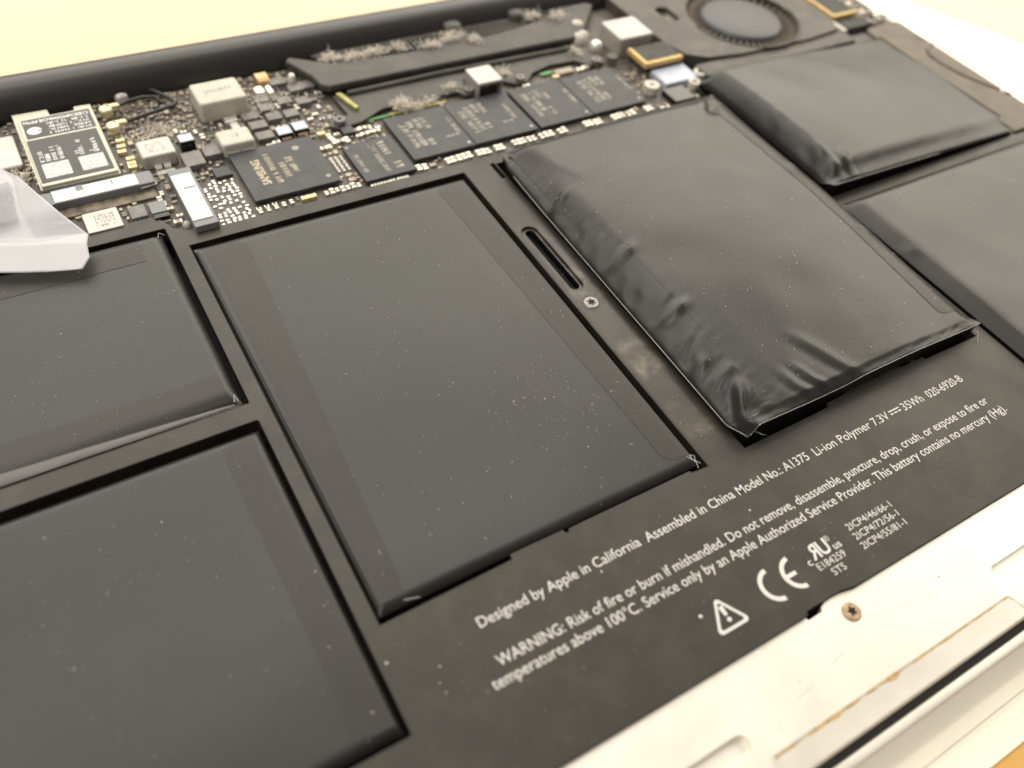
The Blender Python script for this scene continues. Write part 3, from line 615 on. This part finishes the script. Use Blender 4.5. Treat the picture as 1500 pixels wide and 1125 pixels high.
cap(4, 35.2, 106.2); cap(4, 96.0, 107.6); cap(0, 103.6, 108.4); cap(0, 87.0, 106.7); cap(0, 105.6, 108.8)
for x, y in ((-3.6, 121.7), ): cap(4, x, y)
for x, y in ((-2.9, 118.6), (-3.2, 116.6), (-3.5, 114.8), (-2.8, 110.4), (-2.9, 109.2), (-2.6, 112.0)): cap(4 if y > 109 else 0, x, y, 0)
for x, y in ((-1.0, 97.5), (-.6, 96.0), (0, 94.2), (-.2, 99.2), (1.0, 91.6), (.2, 89.9), (11.6, 116.4), (12.4, 114.2), (17.0, 116.8), (15.4, 116.6), (9.4, 117.2), (8.0, 118.0), (38.0, 121.8), (34.4, 123.4), (30.6, 119.2), (34.2, 117.4), (40.6, 121.0), (24.0, 106.4), (25.6, 106.8), (35.2, 112.2), (36.8, 113.6), (38.6, 116.0), (37.6, 111.6)): cap(random.choice((1, 2, 1, 3)), x, y, random.choice((0, U)))
# bright test pads between the connector and the controller, too small to pick apart
mb = MB()
for i in range(15):
    for j in range(6):
        if random.random() < .72:
            x = 7.6 + j * 1.12 + random.uniform(-.2, .2); y = 86.4 + i * .95 + random.uniform(-.2, .2); a, b_ = random.choice(((.36, .26), (.26, .36), (.3, .3)))
            if x > 14.4 or (y > 99 and x > 10): continue
            mb.box(x - a, x + a, y - b_, y + b_, -1, -.8, .08)
tag(mb.build('solder_pads', 'solder', lb), kind='stuff'); occ.append((7.2, 14.4, 85.6, 100))
# the sprinkling of tiny parts everywhere else
mb = MB(); cnt = 0
for _ in range(9000):
    x = random.uniform(-34, 46) if random.random() < .8 else random.uniform(46, 128); y = random.uniform(86.4, 132.5)
    if (-20.4 < x < -5 and y > 105.5) or x < -22 and y < 100 or (y < 92 and x < -2) or (x > 41 and y > 107): continue
    if y < 88.5 and x < 2: continue
    a, b_ = random.choice(((.5, .27), (.27, .5), (.4, .25), (.25, .4), (.75, .45), (.45, .7)))
    if any(x + a + .1 > q[0] and x - a - .1 < q[1] and y + b_ + .1 > q[2] and y - b_ - .1 < q[3] for q in occ): continue
    if noise.noise(Vector((x * .12, y * .12, 3))) < -.3: continue
    m = random.choice((0, 0, 1, 1, 2, 3)); h = random.uniform(.25, .6); cnt += 1
    occ.append((x - a, x + a, y - b_, y + b_))
    if m == 2: mb.box(x - a, x + a, y - b_, y + b_, -1, -1 + h, .04, 2)
    else:
        if a > b_:
            mb.box(x - a * .55, x + a * .55, y - b_, y + b_, -1, -1 + h * .95, 0, m); mb.box(x - a, x - a * .5, y - b_ - .01, y + b_ + .01, -1, -1 + h, .03, 4); mb.box(x + a * .5, x + a, y - b_ - .01, y + b_ + .01, -1, -1 + h, .03, 4)
        else:
            mb.box(x - a, x + a, y - b_ * .55, y + b_ * .55, -1, -1 + h * .95, 0, m); mb.box(x - a - .01, x + a + .01, y - b_, y - b_ * .5, -1, -1 + h, .03, 4); mb.box(x - a - .01, x + a + .01, y + b_ * .5, y + b_, -1, -1 + h, .03, 4)
    if cnt > 1500: break
tag(mb.build('surface_mount_parts', ['tan', 'fet', 'fet', 'ceramic', 'tan'], lb), kind='stuff')
# exposed circuit board slivers beside the heat spreader
for x0, x1, y0, y1, mt in ((46, 51.8, 107.1, 107.7, 'green'), (51.8, 66, 107.3, 108.1, 'ygreen'), (93.0, 96.4, 109.4, 110.4, 'green')): MB().box(x0, x1, y0, y1, -.95, -.45, .1).build('copper_edge', mt, lb)
MB().prism([(43.4, 117.6), (44.6, 117.4), (46.0, 111.0), (45.2, 110.6)], -.9, .8).build('copper_edge', 'ygreen', lb)
part('capacitor', 'tan', 96.6, 101.8, 107.8, 109.9, -.1, .15)

# ------------------------------------------------------------------ wireless card and its antenna leads
wc = thing('wireless_card', 'small green wireless card with black label, gold edge, left of the board', 'circuit board')
MB().plate([(-19.9, 106.3), (-5.6, 106.2), (-5.4, 131.4), (-8.6, 131.6), (-8.8, 129.6), (-13.4, 129.6), (-13.6, 132.4), (-20.2, 132.6)], [], .3, .9).build('card', 'pcbgreen', wc)
sh = MB().box(-19.6, -5.8, 106.5, 129.4, .9, 1.5, .15).build('shield', 'pcbgreen', wc)
MB().prism(rrect(-19.0, -6.1, 122.3, 128.9, .15, 2), 1.5, 1.56).build('label_panel', 'labelblack', wc); MB().prism(rrect(-19.3, -6.3, 107.4, 121.7, .15, 2), 1.5, 1.56).build('label_panel', 'labelblack', wc)
text('Model BCM943224PCIEBT2', -18.7, 127.4, 12.2, 1.35, 1.575, R_(-1), 'labelwhite', wc, 'printed_text', .02)
for k in range(4): marks(-14.6, 126.1 - k * 1.12, 3.9, .75, 1.575, R_(-1), 'labelwhite', wc, 'printed_text', bold=True); marks(-10.4, 126.0 - k * 1.12, 3.8, .75, 1.575, R_(-1), 'labelwhite', wc, 'printed_text', bold=True)
mb = MB(); mb.plate([(-17.2 + 1.35 * math.cos(a * .2618), 124.7 + 1.25 * math.sin(a * .2618)) for a in range(24)], [], 1.56, 1.575); mb.build('approval_mark', 'labelwhite', wc)
mb = MB(); mb.box(-18.0, -16.4, 124.9, 125.1, 1.575, 1.585); mb.box(-17.6, -16.8, 124.2, 124.35, 1.575, 1.585); mb.box(-16.6, -15.7, 124.35, 124.75, 1.575, 1.585); mb.build('approval_mark', 'labelblack', wc)
for x, y, l in ((-17.4, 113.9, 4.0), (-16.3, 113.9, 3.4), (-15.1, 113.9, 4.8), (-13.9, 113.9, 5.2), (-11.0, 113.9, 1.9), (-10.2, 113.9, 5.4), (-8.4, 113.9, 2.0), (-7.5, 113.9, 5.2)): marks(x, y, l, .85, 1.575, U, 'labelwhite', wc, 'printed_text', bold=True)
for x0, x1 in ((-18.3, -13.5), (-11.7, -7.1)): MB().prism(rrect(x0, x1, 108.6, 113.2, .1, 2), 1.56, 1.572).build('code_panel', 'codegrey', wc)
for k in range(10): MB().lathe(-20.1, 108.6 + k * 2.0, [(.28, .3), (.28, .8), (.12, 1.0)], 8).build('edge_contact', 'gold', wc)
for x, y in ((-3.0, 128.9), (-3.1, 122.6)):
    o = MB().lathe(x, y, [(1.25, -.9), (1.25, .0), (1.0, .3)], 16).build('antenna_connector', 'gold', wc)
for i, (x, y) in enumerate(((-3.0, 128.9), (-3.1, 122.6))):
    t = thing('antenna_cable', ('black antenna cable clipped to the rear gold connector, looping along the hinge', 'black antenna cable clipped to the front gold connector below the loop')[i], 'cable', 'antenna cables of the wireless card')
    mb = MB(); mb.lathe(x, y, [(1.35, .2), (1.35, .75), (1.1, .95)], 16); mb.box(x + .2, x + 3.0, y + .1, y + 1.3, .3, .95, .2); mb.build('plug', 'gold', t)
    P = [(-.2, 129.6, .65), (2, 130.2, .7), (5, 130.5, .7), (7.2, 130.4, .4), (8.0, 129.6, -.4), (8.2, 129, -.8)] if i == 0 else [(-.3, 123.3, .65), (2, 123.6, .7), (5, 124.1, .8), (8, 125.0, .7), (10.0, 125.6, .6), (10.9, 126.6, .5), (10.2, 128.6, .4), (9.0, 131, .3), (7.8, 133.2, .2), (6.6, 134.4, 0)]
    MB().tube(P, .42, 8).build('lead', 'cable', t)
MB().lathe(1.2, 134.0, [(1.5, -1), (1.5, 0), (1.1, .5), (.1, .7)], 16).build('screw', 'can', wc)

# ------------------------------------------------------------------ heat sink
hs = thing('heat_sink', 'long black heat sink bar lying across the back of the board', 'heat sink')
MB().prism([(40.4, 124.2), (41.0, 120.2), (42.6, 118.8), (109, 118.4), (112, 120), (122.5, 131.4), (121, 133), (113, 133), (104, 129.0), (97, 127.6), (90, 126.6), (66, 126.2), (47, 127.6), (44, 129.6), (38.6, 133.4), (37.2, 132)], .5, 2.0, .5).build('heat_pipe_cover', 'heatsink', hs)
MB().prism([(42.6, 117.9), (43, 110.0), (38.4, 109.6), (37.6, 107.2), (39.4, 105.9), (44.6, 106.4), (50.5, 109.2), (57, 110.0), (70, 109.4), (71, 107.4), (73, 107.2), (73.4, 113.5), (81, 113.5), (82, 110), (85, 107.4), (88, 107.6), (91, 110.4), (97, 112.0), (104, 111.6), (107, 108.0), (110.6, 108.0), (112, 110), (111, 117.9)], -.6, .1, .2).build('heat_spreader', 'heatsink', hs)
MB().tube([(46, 117.2, .3), (70, 117.4, .35), (106, 116.6, .3)], .7, 8).build('heat_pipe', 'heatsink', hs)
mb = MB()
for k in range(46): mb.box(46.2 + k * 1.25, 46.7 + k * 1.25, 127.7, 133, -.9, 1.2)
tag(mb.build('fins', 'heatsink', hs), kind='stuff')
MB().box(44, 120, 133.0, 134.2, -1, 1.0, .2).build('rear_rail', 'heatsink', hs)
for x, y in ((81.2, 133.6), (100, 133.8)): MB().lathe(x, y, [(2.4, -1), (2.4, 2.0), (1.9, 2.6), (.7, 2.7)], 18).build('mounting_lug', 'heatsink', hs)
# ------------------------------------------------------------------ fan
fan = thing('cooling_fan', 'round dusty black cooling fan with flat hub at the rear right', 'fan')
FX, FY = 159.2, 112.0
arcs = rrect(128.5, 184, 96.8, 140, 5, 5)
MB().plate([(131, 101.5), (136, 98.2), (146, 96.6), (170, 96.2), (182, 97.4), (184, 103), (184, 140), (128.6, 140), (128.6, 121), (129.4, 109)], [circle(FX, FY, 15.6, 56), rrect(137.2, 141.5, 116.5, 124, 1.6, 4)], -4, 2.0).build('housing', 'fanplastic', fan)
MB().lathe(FX, FY, [(11.4, -3), (11.4, 1.0), (11.0, 1.6), (10.2, 1.85), (4, 2.0), (.3, 2.05)], 48).build('hub', 'fanhub', fan)
mb = MB(); bl = MB().box(11.3, 15.8, -.16, .16, -3.5, 1.0); bme = bl.mesh('blade', ['blade'])
for k in range(44): link('blade', bme, fan, (FX, FY, 0), 2 * math.pi * k / 44)
MB().prism(circle(FX, FY, 17, 32), -4.4, -3.8).build('fan_floor', 'void', fan)
MB().tube([(FX + 16.1 * math.cos(R_(a)), FY + 16.1 * math.sin(R_(a)), 1.95) for a in range(180, 361, 8)], .35, 6).build('inlet_lip', 'fanplastic', fan)
MB().box(131, 184, 91.7, 97.6, -1.6, 1.3, .5).build('front_ledge', 'fanplastic', fan)
# ------------------------------------------------------------------ foam pads and side board
def pad(name, x0, x1, y0, y1, z, label):
    t = thing(name, label, 'foam pad', 'foam pads with amber tape edge')
    MB().box(x0 + .9, x1, y0 + .9, y1, -.8, z, .2).build('foam', 'foam', t)
    MB().prism([(x0, y0), (x1, y0), (x1, y0 + 1.05), (x0 + 1.05, y0 + 1.05), (x0 + 1.05, y1), (x0, y1)], -.8 if z < 2 else z - 1.2, z + .03, .12).build('tape_edge', 'kapton', t)
    return t
pad('foam_pad', 117.6, 129.4, 100.4, 108.4, 2.4, 'square grey pad with amber tape edge between the fan and the memory chips')
pad('foam_pad', 184.9, 194.6, 102.4, 118.0, 2.4, 'grey pad with amber tape edge on the far right of the fan')
sb = thing('side_board', 'dusty small circuit board in the rear right corner beside the bright case edge', 'circuit board')
MB().box(185, 206, 97.2, 131, -2, -.9).build('board', 'pcb', sb)
MB().box(186, 196.4, 97.4, 101.9, -.85, 1.2, .2).build('rubber_block', 'foam', sb)
for k in range(26):
    x, y = random.uniform(196.5, 205), random.uniform(98.5, 122); a = random.uniform(.5, 1.4); MB().box(x - a, x + a, y - a * .6, y + a * .6, -.9, random.uniform(-.2, 1.2), .15).build('component', random.choice(['tan', 'can', 'fet', 'solder', 'ringwhite']), sb)
MB().box(183.2, 184.6, 96.2, 101.6, -.4, 1.7, .2).build('cable_clip', 'ringwhite', sb)

sp = thing('speaker_module', 'dusty tan speaker housing along the right case edge beside the rear cell', 'speaker')
MB().prism([(192.0, 44.0), (206.3, 44.0), (206.3, 96.4), (204.4, 97.0), (193.6, 96.6), (192.0, 94.5)], -.5, .55, .35).build('housing', 'dustytan', sp)
MB().tube([(206.0, 83.4, .5), (204.6, 82.6, .55), (202.0, 81.4, .55), (200.0, 79.0, .6), (199.5, 75.5, .6), (200.2, 69.8, .6), (202.0, 64.5, .6), (204.2, 60.0, .55), (206, 56, .5)], .38, 6).build('contour_ridge', 'dustytan', sp)
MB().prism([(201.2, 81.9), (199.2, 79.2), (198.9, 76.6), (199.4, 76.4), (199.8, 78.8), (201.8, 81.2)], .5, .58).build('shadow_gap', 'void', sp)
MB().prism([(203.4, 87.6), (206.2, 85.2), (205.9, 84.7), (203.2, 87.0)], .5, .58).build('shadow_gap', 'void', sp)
MB().lathe(205.0, 58.0, [(.9, .3), (.9, .8), (.6, 1.1), (.1, 1.2)], 12).build('pale_dot', 'whiteplastic', sp)  # small pale raised dot on the housing
MB().tube([(193.0, 91.5, .5), (193.2, 72, .55), (193.6, 50, .5)], .3, 6).build('contour_ridge', 'dustytan', sp)

# ------------------------------------------------------------------ plastic film tab
def film():
    # folded sheet: key points (x, y, height) and the facets between the folds
    K = dict(a=(-25, 111.1, 4.2), b=(-22.6, 106.8, 4.3), r=(-18.3, 93.8, 4.6), c=(-15.2, 87.8, 3.2), d=(-16.4, 82.6, 2.6), e=(-18.1, 80.9, 2.0), f=(-23.5, 82.6, 1.9), g=(-46, 91.5, 1.9),
             v=(-23.7, 91.8, 1.7), w=(-23.8, 88.6, 3.2), x=(-16.0, 85.4, 3.3), y=(-46, 98.5, 3.2), q=(-46, 103, 2.2), p=(-24.4, 97.0, 2.9), s=(-23.6, 107.0, 3.9), t=(-46, 122, 4.0), u=(-46, 108, 2.8))
    F = ['abs', 'bps', 'brp', 'rvp', 'rcv', 'cxwv', 'xdefw', 'fgyw', 'yqvw', 'qupv', 'upst', 'sat']
    bm = bmesh.new(); V = {k: bm.verts.new(Vector(c) * S) for k, c in K.items()}
    for f in F: bm.faces.new([V[k] for k in f])
    bmesh.ops.triangulate(bm, faces=bm.faces[:]); bmesh.ops.recalc_face_normals(bm, faces=bm.faces[:])
    for _ in range(4): bmesh.ops.subdivide_edges(bm, edges=bm.edges[:], cuts=1, use_grid_fill=True)
    for _ in range(3): bmesh.ops.smooth_vert(bm, verts=[v for v in bm.verts if not v.is_boundary], factor=.5, use_axis_x=True, use_axis_y=True, use_axis_z=True)
    for v in bm.verts:
        c = v.co / S; v.co.z += (.2 * noise.noise(Vector((c.x * .14, c.y * .14, 5))) + .02 * noise.noise(Vector((c.x * .9, c.y * .9, 9)))) * S
    me = bpy.data.meshes.new('plastic_film'); bm.to_mesh(me); bm.free()
    for p in me.polygons: p.use_smooth = True
    me.materials.append(M['film']); o = link('plastic_film', me)
    md = o.modifiers.new('thick', 'SOLIDIFY'); md.thickness = .00022
    pm = MB(); g = []
    for jj in range(13):
        for ii in range(13):
            x = -34 + 8.6 * ii / 12 + 1.0 * (jj / 12); y = 96.4 + 10.2 * jj / 12 - .28 * (x + 34) * .4
            g.append((x, y, 4.75 + .15 * noise.noise(Vector((x, y, 3))) - .9 * (1 - jj / 12)))
    pm.add(g, [(r * 13 + c, r * 13 + c + 1, r * 13 + c + 14, r * 13 + c + 13) for r in range(12) for c in range(12)], 0, True)
    pm.build('adhesive_patch', 'adhesive', o)
    return o
fl = tag(film(), 'crumpled translucent white plastic film at the left edge over the rear cell', 'plastic film')

# ------------------------------------------------------------------ lint and dust
mb = MB()
for cx, cy, cz, rx, ry, rz_, n_ in ((47.5, 130.3, 1.6, 2.6, 2.2, 1.3, 120), (52.5, 128.4, 2.0, 3.2, 1.6, 1.3, 160), (58.5, 129.0, 1.8, 3.5, 1.5, 1.0, 110), (64.5, 129.2, 1.8, 2.2, 1.4, 1.0, 70), (72.0, 126.8, 2.2, 3.2, 1.4, 1.0, 110), (78, 128.4, 2.2, 4.0, 2.0, 1.4, 150), (83, 125.6, 2.3, 1.8, 1.8, .8, 60), (103, 131.2, 2.2, 3.0, 2.0, 1.2, 90), (109, 128.8, 2.2, 2.6, 2.4, 1.2, 90), (55.2, 108.9, .6, 2.3, 1.9, 1.2, 190), (57.8, 107.4, .2, 2.2, 1.0, .8, 90), (62, 108.6, 0, 3, .8, .5, 60), (69, 111.4, .3, 2.2, 1.4, .6, 50), (84.0, 112.6, .4, 1.6, 2.0, .8, 60), (106, 115, .4, 1.8, 2.6, .7, 60), (5, 119.5, -.8, 7, 3.0, .3, 160), (140.5, 120, .2, 2.5, 3.0, 1.0, 70), (197, 108, .4, 5, 7, 1.0, 160), (204, 98, .2, 3, 5, .5, 60), (27, 121, .0, 8, 5, .3, 70), (-23, 113, -.4, 2.4, 2.6, .6, 100)):
    for _ in range(int(n_ * 1.7)):
        p = Vector((random.gauss(0, .45), random.gauss(0, .45), random.gauss(0, .45))); p = Vector((cx + p.x * rx, cy + p.y * ry, max(-.9, cz + p.z * rz_ * .6)))
        d = Vector((random.uniform(-1, 1), random.uniform(-1, 1), random.uniform(-.5, .7))); path = [p]
        for k in range(4):
            d += Vector((random.uniform(-.9, .9), random.uniform(-.9, .9), random.uniform(-.6, .6))); d.normalize(); p = p + d * random.uniform(.2, .45); p.z = max(p.z, -.95); path.append(p.copy())
        mb.tube(path, random.uniform(.03, .085), 3)
tag(mb.build('lint', 'lint'), 'tufts of grey brown lint caught on the heat sink and board', kind='stuff')

mb = MB()
def speck(x, y, z, r, m=0):
    n_ = 5; a0 = random.random() * 6; el = random.uniform(.6, 1.0); th = random.random() * 3.14; c, s_ = math.cos(th), math.sin(th)
    ring = []
    for i in range(n_):
        a = a0 + 6.283 * i / n_; rr = r * random.uniform(.6, 1.15); px, py = rr * math.cos(a), rr * el * math.sin(a); ring.append((x + px * c - py * s_, y + px * s_ + py * c, z + .005))
    mb.add(ring + [(x, y, z + r * .8)], [(i, (i + 1) % n_, n_) for i in range(n_)], m)
for key, num in (('A', 330), ('B', 260), ('C', 1000), ('D', 2000), ('E', 200), ('F', 330)):
    zf, x0, x1, y0, y1 = ZF[key]
    if key in 'AB': x0 = -42
    if key == 'F': x1 = 175
    for _ in range(num):
        x, y = random.uniform(x0 + 1, x1 - 1), random.uniform(y0 + 1, y1 - 1)
        if key == 'D' and random.random() < .35: x, y = random.gauss(95, 14), random.gauss(22, 12)
        if key == 'C' and random.random() < .3: x, y = random.gauss(41, 7), random.gauss(24, 8)
        if not (x0 < x < x1 and y0 < y < y1): continue
        if noise.noise(Vector((x * .07, y * .07, 8))) < random.uniform(-.5, .12): continue
        r = .03 + .055 * random.random() ** 4 + (.09 if random.random() < .025 else 0); speck(x, y, zf(x, y) + .07, r)
    for _ in range(num // 45):     # short fibres
        x, y = random.uniform(x0 + 2, x1 - 2), random.uniform(y0 + 2, y1 - 2); a = random.random() * 6.28; L_ = random.uniform(.1, .22); k = random.uniform(-1.2, 1.2); path = []
        for i in range(5):
            path.append((x, y, zf(x, y) + .09)); x += L_ * math.cos(a); y += L_ * math.sin(a); a += k
        mb.tube(path, .022, 3)
for _ in range(420):
    x, y = random.uniform(-10, 125), random.uniform(-26, 0)
    if y > -2 and not 58 < x < 63: continue
    speck(x, y, 0, .02 + .045 * random.random() ** 3)
for _ in range(160): speck(random.uniform(57.6, 63.8), random.uniform(1, 82), 0, .02 + .06 * random.random() ** 3)
for _ in range(110): speck(random.choice((random.uniform(-2.2, -.2), random.uniform(-40, -3))), random.choice((random.uniform(-20, 85), random.uniform(39.6, 42.4))), 0, .02 + .04 * random.random() ** 3) if False else None
for x, y, r in ((39.6, -19.4, .32), (31, -7.2, .22), (57.5, -9.3, .25), (-1.4, -5.0, .30), (3.4, -10.5, .16), (4.4, -8.6, .14), (3.6, -12, .14)): speck(x, y, 0, r)
speck(92.0, 22.0, ZF['D'][0](92, 22) + .07, .16); speck(60.6, 23.8, 0, .22, 1)
tag(mb.build('dust', ['dust', 'bluespeck']), 'fine pale dust specks and hairs scattered over the battery', kind='stuff')
# curled hairs at the cell corners
mb = MB()
for P in ([(55.6, 1.8, -.4), (55.9, 2.6, .2), (55.2, 3.0, .35), (55.0, 2.2, .3), (56.0, 1.0, .1)], [(54.6, 3.0, .2), (55.4, 1.6, .3), (55.0, .4, .1)], [(1.0, 1.6, -.5), (4.0, 2.0, -.3), (6.4, 1.2, .1)], [(-4.4, 86.6, -.3), (-4.0, 87.4, .1), (-3.2, 86.4, .1)], [(-4.6, 44.2, -.2), (-4.2, 45.4, .1), (-4.0, 43.8, .2)], [(66.4, 1.6, 2.2), (68.0, .4, 1.4), (69.2, .3, .6)], [(122.6, 1.0, 1.2), (123.6, .4, .9), (122.2, -1.2, .1)]):
    mb.tube(P, .035, 5)
tag(mb.build('loose_hairs', 'dust'), 'thin curled hairs caught at the battery cell corners', kind='stuff')
